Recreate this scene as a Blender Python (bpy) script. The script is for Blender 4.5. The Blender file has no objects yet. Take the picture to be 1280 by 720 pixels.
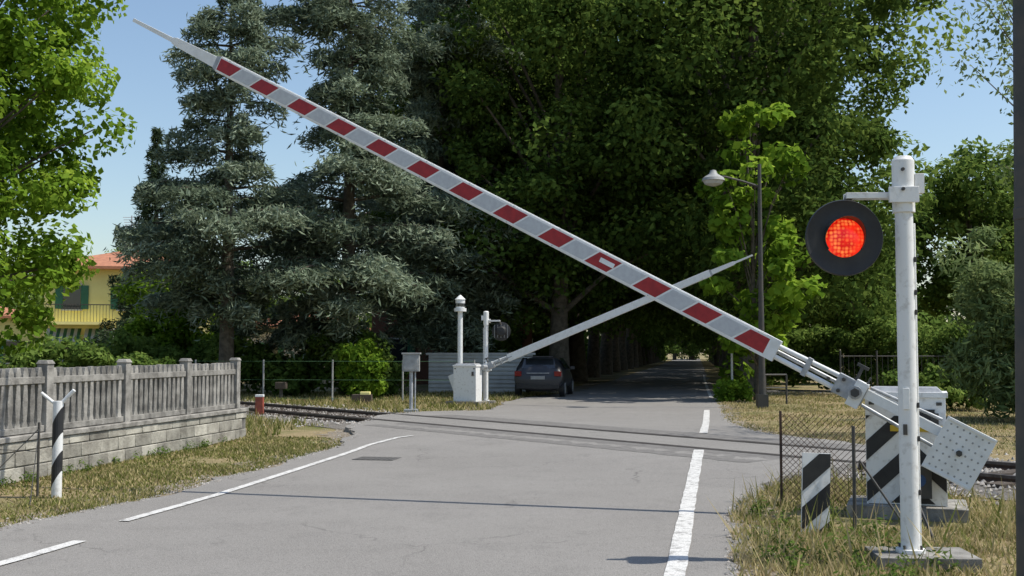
import bpy, math, random
import numpy as np
from mathutils import Vector, Matrix
random.seed(4); rng=np.random.default_rng(7)
sc=bpy.context.scene
COL=sc.collection
# ------------------------------------------------------------------ materials
def newmat(name):
    m=bpy.data.materials.new(name); m.use_nodes=True
    nt=m.node_tree; b=nt.nodes['Principled BSDF']
    return m,nt,b
def N(nt,t,**kw):
    n=nt.nodes.new(t)
    for k,v in kw.items():
        if k in n.inputs: n.inputs[k].default_value=v
        else: setattr(n,k,v)
    return n
def mixc(nt,fac,a,b):
    n=nt.nodes.new('ShaderNodeMix'); n.data_type='RGBA'
    for s,v in ((0,fac),(6,a),(7,b)):
        if hasattr(v,'links') or isinstance(v,bpy.types.NodeSocket): nt.links.new(v,n.inputs[s])
        else: n.inputs[s].default_value = v if s==0 else (v[0],v[1],v[2],1)
    return n.outputs[2]
def ramp(nt,sock,lo,hi):
    n=nt.nodes.new('ShaderNodeMapRange'); n.inputs[1].default_value=lo; n.inputs[2].default_value=hi
    nt.links.new(sock,n.inputs[0]); return n.outputs[0]
def noise(nt,scale,detail=5,rough=.6):
    tc=nt.nodes.new('ShaderNodeTexCoord'); n=nt.nodes.new('ShaderNodeTexNoise')
    n.inputs['Scale'].default_value=scale; n.inputs['Detail'].default_value=detail; n.inputs['Roughness'].default_value=rough
    nt.links.new(tc.outputs['Object'],n.inputs['Vector']); return n.outputs[0]
def bump(nt,b,sock,strength,dist=.02):
    n=nt.nodes.new('ShaderNodeBump'); n.inputs['Strength'].default_value=strength; n.inputs['Distance'].default_value=dist
    nt.links.new(sock,n.inputs['Height']); nt.links.new(n.outputs[0],b.inputs['Normal'])
def surf(name,c1,c2=None,scale=6,rough=.7,metal=0,bmp=0,tint=False,spec=.4,lo=.35,hi=.65):
    m,nt,b=newmat(name); c2=c2 or tuple(x*.7 for x in c1)
    s=noise(nt,scale); c=mixc(nt,ramp(nt,s,lo,hi),c1,c2)
    if tint:
        a=N(nt,'ShaderNodeAttribute',attribute_name='tint')
        h=nt.nodes.new('ShaderNodeHueSaturation'); nt.links.new(c,h.inputs['Color'])
        mr=nt.nodes.new('ShaderNodeMapRange'); mr.inputs[3].default_value=.6; mr.inputs[4].default_value=1.3
        nt.links.new(a.outputs['Fac'],mr.inputs[0]); nt.links.new(mr.outputs[0],h.inputs['Value']); c=h.outputs[0]
    nt.links.new(c,b.inputs['Base Color']); b.inputs['Roughness'].default_value=rough
    b.inputs['Metallic'].default_value=metal; b.inputs['Specular IOR Level'].default_value=spec
    if bmp: bump(nt,b,noise(nt,scale*8,3),bmp)
    return m
def leafmat(name,dark,mid,light,trans=.35):
    m=bpy.data.materials.new(name); m.use_nodes=True; nt=m.node_tree
    nt.nodes.remove(nt.nodes['Principled BSDF'])
    a=N(nt,'ShaderNodeAttribute',attribute_name='tint')
    r=nt.nodes.new('ShaderNodeValToRGB'); e=r.color_ramp.elements
    e[0].color=(*dark,1); e[1].color=(*light,1); x=e.new(.5); x.color=(*mid,1)
    nt.links.new(a.outputs['Fac'],r.inputs[0])
    b=nt.nodes.new('ShaderNodeBsdfDiffuse'); nt.links.new(r.outputs[0],b.inputs[0])
    t=nt.nodes.new('ShaderNodeBsdfTranslucent')
    hs=nt.nodes.new('ShaderNodeHueSaturation'); hs.inputs['Value'].default_value=1.4; hs.inputs['Hue'].default_value=.485
    nt.links.new(r.outputs[0],hs.inputs['Color']); nt.links.new(hs.outputs[0],t.inputs[0])
    mx=nt.nodes.new('ShaderNodeMixShader'); mx.inputs[0].default_value=trans
    nt.links.new(b.outputs[0],mx.inputs[1]); nt.links.new(t.outputs[0],mx.inputs[2])
    nt.links.new(mx.outputs[0],nt.nodes['Material Output'].inputs[0]); return m

def asphalt():
    m,nt,b=newmat('asphalt')
    big=noise(nt,.35,4,.6); c=mixc(nt,ramp(nt,big,.35,.65),(.185,.174,.160),(.235,.223,.206))
    mid=noise(nt,1.7,7,.75); c=mixc(nt,ramp(nt,mid,.5,.75),c,(.145,.137,.127))
    fine=noise(nt,90,2,.6); c=mixc(nt,ramp(nt,fine,.35,.75),c,(.33,.315,.295))
    f2=noise(nt,160,2,.5); c=mixc(nt,ramp(nt,f2,.52,.75),c,(.06,.057,.053))
    f3=noise(nt,28,4,.8); c=mixc(nt,ramp(nt,f3,.55,.8),c,(.11,.104,.097))
    tc=nt.nodes.new('ShaderNodeTexCoord'); nz=N(nt,'ShaderNodeTexNoise'); nz.inputs['Scale'].default_value=2.2; nz.inputs['Detail'].default_value=5
    nt.links.new(tc.outputs['Object'],nz.inputs['Vector'])
    add=nt.nodes.new('ShaderNodeVectorMath'); add.operation='MULTIPLY_ADD'; add.inputs[1].default_value=(.7,.7,0)
    nt.links.new(nz.outputs[1],add.inputs[0]); nt.links.new(tc.outputs['Object'],add.inputs[2])
    v=nt.nodes.new('ShaderNodeTexVoronoi'); v.feature='DISTANCE_TO_EDGE'; v.inputs['Scale'].default_value=.5
    nt.links.new(add.outputs[0],v.inputs['Vector'])
    cr=ramp(nt,v.outputs['Distance'],.008,.002)
    gate=ramp(nt,noise(nt,.4,3),.5,.64)
    mu=N(nt,'ShaderNodeMath',operation='MULTIPLY'); nt.links.new(cr,mu.inputs[0]); nt.links.new(gate,mu.inputs[1])
    mu2=N(nt,'ShaderNodeMath',operation='MULTIPLY'); nt.links.new(mu.outputs[0],mu2.inputs[0]); mu2.inputs[1].default_value=.5
    c=mixc(nt,mu2.outputs[0],c,(.06,.057,.053))
    nt.links.new(c,b.inputs['Base Color']); b.inputs['Roughness'].default_value=.85; b.inputs['Specular IOR Level'].default_value=.25
    bump(nt,b,fine,.5,.01); return m
def paint():
    m,nt,b=newmat('road_paint')
    c=mixc(nt,ramp(nt,noise(nt,11,7,.8),.50,.62),(.66,.65,.62),(.26,.25,.235))
    c=mixc(nt,ramp(nt,noise(nt,70,3,.6),.48,.75),c,(.26,.25,.235))
    nt.links.new(c,b.inputs['Base Color']); b.inputs['Roughness'].default_value=.7; return m
def groundm():
    m,nt,b=newmat('ground_grass')
    c=mixc(nt,ramp(nt,noise(nt,.45,6,.7),.36,.54),(.12,.14,.04),(.33,.26,.15))
    c=mixc(nt,ramp(nt,noise(nt,4,6,.7),.5,.7),c,(.22,.175,.10))
    c=mixc(nt,ramp(nt,noise(nt,40,4,.7),.5,.75),c,(.075,.07,.03))
    nt.links.new(c,b.inputs['Base Color']); b.inputs['Roughness'].default_value=.95; b.inputs['Specular IOR Level'].default_value=.1
    bump(nt,b,noise(nt,25,4),.8,.05); return m
ASPH=asphalt(); PAINT=paint(); GRD=groundm()
TAR=surf('patched_asphalt',(.13,.123,.115),(.19,.18,.168),12,.9,bmp=.3)
WHITE=surf('white_paint',(.76,.77,.76),(.62,.62,.59),9,.45,bmp=.05,lo=.45,hi=.8)
WHITEW=surf('worn_white_paint',(.76,.76,.74),(.46,.44,.40),14,.55,bmp=.1,lo=.54,hi=.80)
REFL=surf('reflective_white',(.52,.54,.55),(.45,.46,.48),20,.4)
RED=surf('reflective_red',(.36,.018,.022),(.26,.012,.018),16,.4)
BLACK=surf('black_paint',(.018,.018,.02),(.03,.03,.03),8,.5)
GALV=surf('galvanised_steel',(.46,.47,.48),(.30,.31,.32),12,.5,metal=.3)
GREY=surf('grey_plastic',(.36,.37,.36),(.28,.28,.27),8,.6)
DARKM=surf('dark_metal',(.05,.052,.05),(.08,.07,.06),8,.6)
RUST=surf('rusty_steel',(.10,.055,.035),(.05,.035,.03),14,.8,bmp=.3)
RAILTOP=surf('rail_steel',(.12,.10,.09),(.05,.04,.035),10,.45,metal=.4)
RUBBER=surf('crossing_groove',(.035,.033,.032),(.055,.05,.045),10,.9)
CONC=surf('weathered_concrete',(.33,.315,.285),(.14,.133,.12),5,.9,bmp=.5,tint=True,lo=.35,hi=.65)
BLOCK=surf('block_wall',(.43,.41,.35),(.21,.195,.165),3.5,.9,bmp=.6,tint=True,lo=.35,hi=.65)
STONE=surf('ballast_stone',(.42,.40,.37),(.25,.22,.19),7,.9,tint=True)
BALL=surf('ballast',(.30,.28,.25),(.14,.12,.10),30,.95,bmp=1)
DIRT=surf('dirt_verge',(.26,.215,.155),(.15,.125,.09),3,.95,bmp=.8)
WOOD=surf('sleeper_wood',(.09,.07,.055),(.05,.04,.03),6,.9,bmp=.4)
YELL=surf('yellow_plaster',(.86,.78,.32),(.80,.71,.28),1.5,.85)
TILE=surf('roof_tiles',(.50,.22,.12),(.34,.14,.08),5,.85,bmp=.5)
BRICKP=surf('brown_plaster',(.20,.09,.06),(.16,.08,.05),2,.85)
PALE=surf('pale_plaster',(.55,.55,.52),(.45,.45,.43),2,.85)
GLASS=surf('dark_glass',(.02,.025,.03),(.03,.035,.04),2,.1,spec=.8)
CARP=surf('car_paint_grey',(.03,.032,.038),(.035,.036,.042),1,.3,spec=.5)
TAIL=surf('tail_lamp_red',(.25,.01,.01),(.2,.01,.01),1,.2)
YEL2=surf('yellow_band',(.62,.42,.03),(.5,.35,.03),5,.5)
GREEN=surf('green_shutter',(.03,.13,.07),(.04,.16,.09),5,.5)
BLUE=surf('blue_label',(.02,.06,.16),(.03,.08,.2),5,.5)
DRAIN=surf('cast_iron_cover',(.10,.095,.09),(.13,.125,.115),8,.7)
BARK=surf('tree_bark',(.14,.115,.085),(.065,.055,.04),6,.95,bmp=1)
GRAS=leafmat('grass_blades',(.07,.10,.02),(.19,.20,.06),(.50,.41,.23),.3)
L_LIN=leafmat('linden_leaves',(.038,.066,.015),(.085,.14,.03),(.18,.26,.055),.36)
L_BRI=leafmat('bright_leaves',(.055,.11,.012),(.15,.26,.028),(.28,.42,.055),.47)
L_CED=leafmat('cedar_needles',(.085,.115,.075),(.18,.23,.155),(.34,.40,.30),.25)
L_SPR=leafmat('spruce_needles',(.035,.055,.028),(.065,.10,.05),(.13,.17,.08),.18)
L_HED=leafmat('hedge_leaves',(.05,.09,.018),(.11,.175,.038),(.22,.31,.075),.38)
L_WIL=leafmat('willow_leaves',(.08,.12,.045),(.16,.22,.085),(.27,.34,.15),.38)
# ------------------------------------------------------------------ mesh tools
class MB:
    def __init__(s): s.v=[];s.f=[];s.m=[];s.t=[]
    def add(s,vs,fs,mat=0,tint=.5):
        o=len(s.v); s.v+=[tuple(x) for x in vs]
        for f in fs: s.f.append([i+o for i in f]); s.m.append(mat); s.t.append(tint)
    def box(s,c,d,M=None,mat=0,tint=.5,taper=1):
        x,y,z=[k/2 for k in d]; vs=[]
        for sz in(-1,1):
            k=taper if sz>0 else 1
            for sx,sy in((-1,-1),(1,-1),(1,1),(-1,1)): vs.append(Vector((c[0]+sx*x*k,c[1]+sy*y*k,c[2]+sz*z)))
        if M is not None: vs=[M@v for v in vs]
        s.add(vs,[(3,2,1,0),(4,5,6,7),(0,1,5,4),(1,2,6,5),(2,3,7,6),(3,0,4,7)],mat,tint)
    def cyl(s,p0,p1,r0,r1=None,n=12,mat=0,M=None,tint=.5,caps=True):
        r1=r0 if r1 is None else r1
        p0=Vector(p0);p1=Vector(p1); d=(p1-p0).normalized()
        a=d.cross(Vector((0,0,1)) if abs(d.z)<.9 else Vector((1,0,0))).normalized(); b=d.cross(a)
        vs=[]
        for p,r in((p0,r0),(p1,r1)):
            for i in range(n):
                t=2*math.pi*i/n; vs.append(p+a*math.cos(t)*r+b*math.sin(t)*r)
        if M is not None: vs=[M@v for v in vs]
        fs=[(i,i+n,(i+1)%n+n,(i+1)%n) for i in range(n)]
        if caps: fs+= [tuple(range(n)),tuple(range(2*n-1,n-1,-1))]
        s.add(vs,fs,mat,tint)
    def path(s,pts,rs,n=8,mat=0):
        for i in range(len(pts)-1): s.cyl(pts[i],pts[i+1],rs[i],rs[i+1],n,mat,caps=(i in(0,len(pts)-2)))
    def prism(s,poly,y0,y1,M=None,mat=0,tint=.5):
        n=len(poly); vs=[Vector((p[0],y0,p[1])) for p in poly]+[Vector((p[0],y1,p[1])) for p in poly]
        if M is not None: vs=[M@v for v in vs]
        s.add(vs,[tuple(range(n)),tuple(range(2*n-1,n-1,-1))]+[(i,i+n,(i+1)%n+n,(i+1)%n) for i in range(n)],mat,tint)
    def lathe(s,prof,M,n=32,mat=0):
        vs=[];fs=[]
        for r,z in prof:
            for i in range(n):
                t=2*math.pi*i/n; vs.append(M@Vector((r*math.cos(t),r*math.sin(t),z)))
        for k in range(len(prof)-1):
            for i in range(n): fs.append((k*n+i,k*n+(i+1)%n,(k+1)*n+(i+1)%n,(k+1)*n+i))
        s.add(vs,fs,mat)
    def mesh(s,name,mats,smooth=True):
        me=bpy.data.meshes.new(name); me.from_pydata(s.v,[],s.f)
        for m in mats: me.materials.append(m)
        me.polygons.foreach_set('material_index',s.m)
        me.attributes.new('tint','FLOAT','FACE').data.foreach_set('value',s.t)
        import bmesh
        bm=bmesh.new(); bm.from_mesh(me); bmesh.ops.recalc_face_normals(bm,faces=bm.faces); bm.to_mesh(me); bm.free()
        if smooth: me.shade_smooth(); me.set_sharp_from_angle(angle=math.radians(35))
        me.update(); return me
    def obj(s,name,mats,parent=None,bevel=0,smooth=True):
        o=bpy.data.objects.new(name,s.mesh(name,mats,smooth)); COL.objects.link(o)
        if parent: o.parent=parent; o.location=-parent.location
        if bevel:
            b=o.modifiers.new('bevel','BEVEL'); b.width=bevel; b.segments=2; b.limit_method='ANGLE'
        return o
def empty(name,loc):
    e=bpy.data.objects.new(name,None); e.location=loc; e.empty_display_size=.3; COL.objects.link(e); return e
def rotz(loc,ang): return Matrix.Translation(Vector(loc))@Matrix.Rotation(ang,4,'Z')
def rawmesh(name,V,k,tint,mat):
    n=len(V)//k; me=bpy.data.meshes.new(name)
    me.vertices.add(n*k); me.vertices.foreach_set('co',V.astype(np.float32).ravel())
    me.loops.add(n*k); me.loops.foreach_set('vertex_index',np.arange(n*k,dtype=np.int32))
    me.polygons.add(n); me.polygons.foreach_set('loop_start',np.arange(0,n*k,k,dtype=np.int32))
    me.update(calc_edges=True)
    me.attributes.new('tint','FLOAT','FACE').data.foreach_set('value',np.clip(tint,0,1).astype(np.float32))
    me.materials.append(mat); me.validate(); return me
def unit(a): return a/np.maximum(np.linalg.norm(a,axis=1,keepdims=True),1e-6)
def leafmesh(name,P,Nn,size,tint,mat,aspect=.6,T=None):
    n=len(P); Nn=unit(Nn)
    T=rng.normal(size=(n,3)) if T is None else T
    T=unit(T-Nn*np.sum(T*Nn,1,keepdims=True)); B=np.cross(Nn,T); s=size[:,None]
    V=np.empty((n,4,3)); V[:,0]=P-T*s*.5; V[:,1]=P+B*s*aspect*.5-Nn*s*.08; V[:,2]=P+T*s*.5; V[:,3]=P-B*s*aspect*.5-Nn*s*.08
    return rawmesh(name,V.reshape(-1,3),4,tint,mat)
def obj_from(name,me,parent=None,loc=(0,0,0)):
    o=bpy.data.objects.new(name,me); COL.objects.link(o); o.parent=parent; o.location=loc; return o
# ------------------------------------------------------------------ terrain / road
TC=np.array([4.68,16.3]); TD=np.array([.622,-.783]); TN=np.array([.783,.622])
def tdist(x,y): return (x-TC[0])*TN[0]+(y-TC[1])*TN[1]
def hz(x,y):
    d=abs(tdist(x,y)); 
    if d<1.2: return .10
    if d>5: return 0
    t=1-(d-1.2)/3.8; return .10*t*t*(3-2*t)
def interp(pts,y): return float(np.interp(y,[p[0] for p in pts],[p[1] for p in pts]))
LE=[(-30,-12),(0,-6.3),(9,-4.75),(10.2,-4.62),(12.3,-3.95),(14.9,-3.5),(19,-2.95),(20.7,-2.9),(22.4,-3.3),(26.4,-3.1),(28,-2.4),(31,-.6),(36,-.2),(40,.6),(45,2.6),(60,5.2),(125,16.2),(260,38)]
RE=[(-30,-2),(0,.7),(8,1.6),(11.2,2.2),(12.8,2.75),(14.3,3.75),(15.6,5.3),(17.5,5.9),(18.7,5.6),(21.3,4.75),(26,4.95),(30,5.6),(45,8.1),(60,10.5),(125,21.3),(260,43.5)]
def onroad(x,y,m=0): return interp(LE,y)-m<x<interp(RE,y)+m
me=MB(); me.add([(-900,-300,0),(900,-300,0),(900,1500,0),(-900,1500,0)],[(0,1,2,3)]); me.obj('ground',[GRD])
ys=list(np.arange(-30,4,1))+list(np.arange(4,50,.2))+list(np.arange(50,260,3)); nx=28
mb=MB(); vs=[]; fs=[]
for y in ys:
    jl,jr=(random.uniform(-.07,.07),random.uniform(-.07,.07)); l=interp(LE,y)+jl+.1*math.sin(y*2.1); r=interp(RE,y)+jr+.08*math.sin(y*2.7)
    vs.append((l-.01,y,-.02))
    for i in range(nx+1):
        x=l+(r-l)*i/nx; vs.append((x,y,.02+hz(x,y)))
    vs.append((r+.01,y,-.02))
w=nx+3
for j in range(len(ys)-1):
    for i in range(w-1): a=j*w+i; fs.append((a,a+1,a+w+1,a+w))
mb.add(vs,fs); mb.obj('road',[ASPH])
mb=MB(); mb.add([(8.0,42.5,.012),(8.8,46.5,.012),(20,48,.012),(45,50,.012),(45,46,.012),(20,44.5,.012)],[(0,5,2,1),(5,4,3,2)]); mb.obj('side_road',[ASPH])
def stripe(mb,pts,wd,dash=None,lift=.009):
    P=[]; 
    for a,b in zip(pts[:-1],pts[1:]):
        n=max(1,int(math.dist(a,b)/.2))
        for i in range(n): P.append((a[0]+(b[0]-a[0])*i/n,a[1]+(b[1]-a[1])*i/n))
    P.append(pts[-1]); vs=[]
    for i,p in enumerate(P):
        q=P[min(i+1,len(P)-1)]; o=P[max(i-1,0)]; dx,dy=q[0]-o[0],q[1]-o[1]; L=math.hypot(dx,dy); nx_,ny_=-dy/L,dx/L
        for s in(-1,1):
            ww=wd/2+random.uniform(-.006,.006)
            x=p[0]+s*nx_*ww; y=p[1]+s*ny_*ww; vs.append((x,y,.02+hz(x,y)+lift))
    mb.add(vs,[(2*i,2*i+1,2*i+3,2*i+2) for i in range(len(P)-1)])
mb=MB()
stripe(mb,[(-3.62,10.55),(-3.25,12.5),(-2.78,16),(-2.40,18.9),(-2.05,20.0),(-1.8,20.3)],.11)
stripe(mb,[(-4.1,7.2),(-3.86,8.2),(-3.6,9.45)],.12)
stripe(mb,[(.72,5.5),(1.15,8.0),(1.95,12.4),(2.82,17)],.15)
stripe(mb,[(3.5,20.6),(4.45,25.8),(5.3,30.6)],.15)
stripe(mb,[(6.9,39),(10.3,60),(13.0,76)],.12)
mb.obj('road_marking',[PAINT])
mb=MB(); M=rotz((-2.0,16.7,.027+hz(-2,16.7)),-.2)
mb.box((0,0,0),(.62,.45,.004),M,0)
for i in range(7): mb.box((-.24+i*.08,0,.002),(.03,.36,.004),M,1)
mb.obj('drain_cover',[DRAIN,DARKM])
def tp(s,n,z): 
    p=TC+TD*s+TN*n; return (p[0],p[1],z)
# resurfaced asphalt strips beside the rails
mb=MB()
for n0,w0 in((-1.35,.55),(1.3,.4),(0,.0)):
    if w0==0: continue
    L=[]
    for i in range(75):
        s=-11.9+i*.16; 
        for q in(-1,1):
            nn_=n0+q*w0+random.uniform(-.03,.03); x,y,_=tp(s,nn_,0)
            L.append((x,y,.0235+hz(x,y)))
    F_=[]
    for i in range(74):
        ok=all(onroad(L[j][0],L[j][1],-.15) for j in(2*i,2*i+1,2*i+2,2*i+3))
        if ok: F_.append((2*i,2*i+1,2*i+3,2*i+2))
    mb.add(L,F_)
mb.obj('road_patch',[TAR])
mb=MB()
for n0 in(-.752,.752):
    for (z0,z1,wd,m) in((0.03,.05,.13,0),(.05,.10,.02,0),(.09,.128,.068,1)):
        mb.add([tp(-70,n0-wd/2,z0),tp(-70,n0+wd/2,z0),tp(45,n0+wd/2,z0),tp(45,n0-wd/2,z0),tp(-70,n0-wd/2,z1),tp(-70,n0+wd/2,z1),tp(45,n0+wd/2,z1),tp(45,n0-wd/2,z1)],
          [(0,1,2,3),(4,5,6,7),(0,1,5,4),(1,2,6,5),(2,3,7,6),(3,0,4,7)],m)
mb.obj('railway_track',[RUST,RAILTOP],smooth=False)
mb=MB()
for n0 in(-.752,.752):
    L=[];
    for i in range(41):
        s=-12.6+i*(12.6+.9)/40; L+= [tp(s,n0-.10,.1275),tp(s,n0+.10,.1275)]
    mb.add(L,[(2*i,2*i+1,2*i+3,2*i+2) for i in range(40)])
mb.obj('crossing_groove_strip',[RUBBER])
mb=MB(); mb.add([tp(-70,-2.1,.012),tp(-70,2.1,.012),tp(45,2.1,.012),tp(45,-2.1,.012)],[(0,1,2,3)]); mb.obj('ballast_bed',[BALL])
mb=MB()
for i in range(-100,60):
    s=i*.6
    if -12.2<s<.8: continue
    c=tp(s,0,.03); M=rotz(c,math.atan2(TN[1],TN[0])); mb.box((0,0,0),(2.3,.22,.05),M)
mb.obj('railway_sleepers',[WOOD])
def stones(name,P,size,mat):
    n=len(P); base=np.array([(1,0,0),(0,1,0),(-1,0,0),(0,-1,0),(0,0,.8),(0,0,-.8)],float)
    fc=[(0,1,4),(1,2,4),(2,3,4),(3,0,4)]
    A=rng.uniform(0,6.28,n); c,s_=np.cos(A),np.sin(A); R=np.zeros((n,3,3)); R[:,0,0]=c;R[:,0,1]=-s_;R[:,1,0]=s_;R[:,1,1]=c;R[:,2,2]=1
    V=base[None]*size[:,None,None]*rng.uniform(.6,1.3,(n,6,3)); V=np.einsum('nij,nkj->nki',R,V)+P[:,None]
    T=np.stack([V[:,list(f)] for f in fc],1)
    return obj_from(name,rawmesh(name,T.reshape(-1,3),3,np.repeat(rng.uniform(0,1,n),4),mat))
s=np.concatenate([rng.uniform(-34,-11.5,9000),rng.uniform(-.2,12,7000)]); nn=rng.normal(0,1.15,len(s))
P=TC+TD*s[:,None]+TN*nn[:,None]; P=np.c_[P,np.full(len(s),.03)]
k=np.array([(not onroad(p[0],p[1],-.05)) and min(abs(abs(q)-.75),9)>.06 for p,q in zip(P,nn)])
stones('ballast_stones',P[k],rng.uniform(.02,.045,k.sum()),STONE)
Yg=rng.uniform(6,30,5000); sd_=rng.random(5000)<.5
Xg=np.array([ (interp(LE,y)-abs(rng.normal(0,.28))+.12) if q else (interp(RE,y)+abs(rng.normal(0,.22))-.1) for y,q in zip(Yg,sd_)])
zg=np.array([ .022+hz(x,y) if onroad(x,y,.0) else .008 for x,y in zip(Xg,Yg)])
stones('roadside_gravel',np.c_[Xg,Yg,zg],rng.uniform(.006,.018,5000),STONE)
mb=MB()
def ribbon(edge,sgn,y0,y1,wd,z,):
    L=[];Y=np.arange(y0,y1,.3)
    for y in Y:
        x=interp(edge,y); L+=[(x-sgn*.3,y,z),(x+sgn*(wd+random.uniform(-.22,.22)),y,z)]
    mb.add(L,[(2*i,2*i+1,2*i+3,2*i+2) for i in range(len(Y)-1)])
ribbon(LE,-1,2,24,.45,.006); ribbon(RE,1,2,12.6,.35,.006); ribbon(RE,1,19,60,.4,.007); ribbon(LE,-1,30,60,.9,.007)
mb.obj('dirt_verge',[DIRT])
def grass(name,n,x0,x1,y0,y1,h,straw,excl=None,tall=.0,wm=1):
    X=rng.uniform(x0,x1,n*2);Y=rng.uniform(y0,y1,n*2)
    den=(np.sin(X*2.3+Y*.9)+np.sin(Y*1.9-X*1.1)+np.sin(X*5.1+Y*4.3)*.6)/2.6
    k=np.array([(not onroad(a,b,-.03)) and abs(tdist(a,b))>1.9 and (excl is None or not excl(a,b)) for a,b in zip(X,Y)])
    k&=(den+rng.uniform(-.6,1,len(X))>0); X=X[k][:n];Y=Y[k][:n];den=den[k][:n];n=len(X)
    H=h*rng.uniform(.4,1.3,n)*(1+.5*den)*(1+tall*(rng.random(n)>.96)*2); A=rng.uniform(0,6.28,n); w_=rng.uniform(.003,.008,n)*(1+Y/12)*wm
    lean=rng.normal(0,.5,(n,2))*H[:,None]
    V=np.zeros((n,3,3)); V[:,0]=np.c_[X-np.cos(A)*w_,Y-np.sin(A)*w_,np.zeros(n)]; V[:,1]=np.c_[X+np.cos(A)*w_,Y+np.sin(A)*w_,np.zeros(n)]
    V[:,2]=np.c_[X+lean[:,0],Y+lean[:,1],H]
    patch=(np.sin(X*1.1+1)+np.sin(Y*.8+X*.5))*.25
    t=np.where(rng.random(n)<straw+.3*patch,rng.uniform(.6,1,n),rng.uniform(.05,.6,n))
    return rawmesh(name,V.reshape(-1,3),3,t,GRAS)
wallx=lambda y:-6.2+.16*(y-13.6)
g=empty('grass',(0,0,0))
obj_from('left_verge',grass('lv',42000,-6.3,-2.8,6,21,.045,.42,lambda a,b:a<wallx(b)+.02),g)
obj_from('right_verge',grass('rv',40000,1.3,7.5,5.5,14.5,.075,.78,lambda a,b:(3.2<a<4.3 and 10.3<b<11.6),1.4),g)
obj_from('far_right_verge',grass('frv',28000,4.5,16,17.5,44,.06,.85),g)
obj_from('far_left_verge',grass('flv',26000,-14,2,24,44,.12,.5),g)
obj_from('near_left_yard',grass('nly',9000,-14,-4.5,21,34,.2,.4),g)
wc=[];wr=[]
for _ in range(46):
    x=random.uniform(1.9,3.2); y=random.uniform(7.2,11.5)
    if x<interp(RE,y)+.15: continue
    wc.append((x,y,random.uniform(.03,.12))); wr.append(random.uniform(.06,.16))
for _ in range(40):
    y=random.uniform(8,20.5); wc.append((wallx(y)+random.uniform(.12,.3),y,.05)); wr.append(random.uniform(.05,.12))
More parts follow.
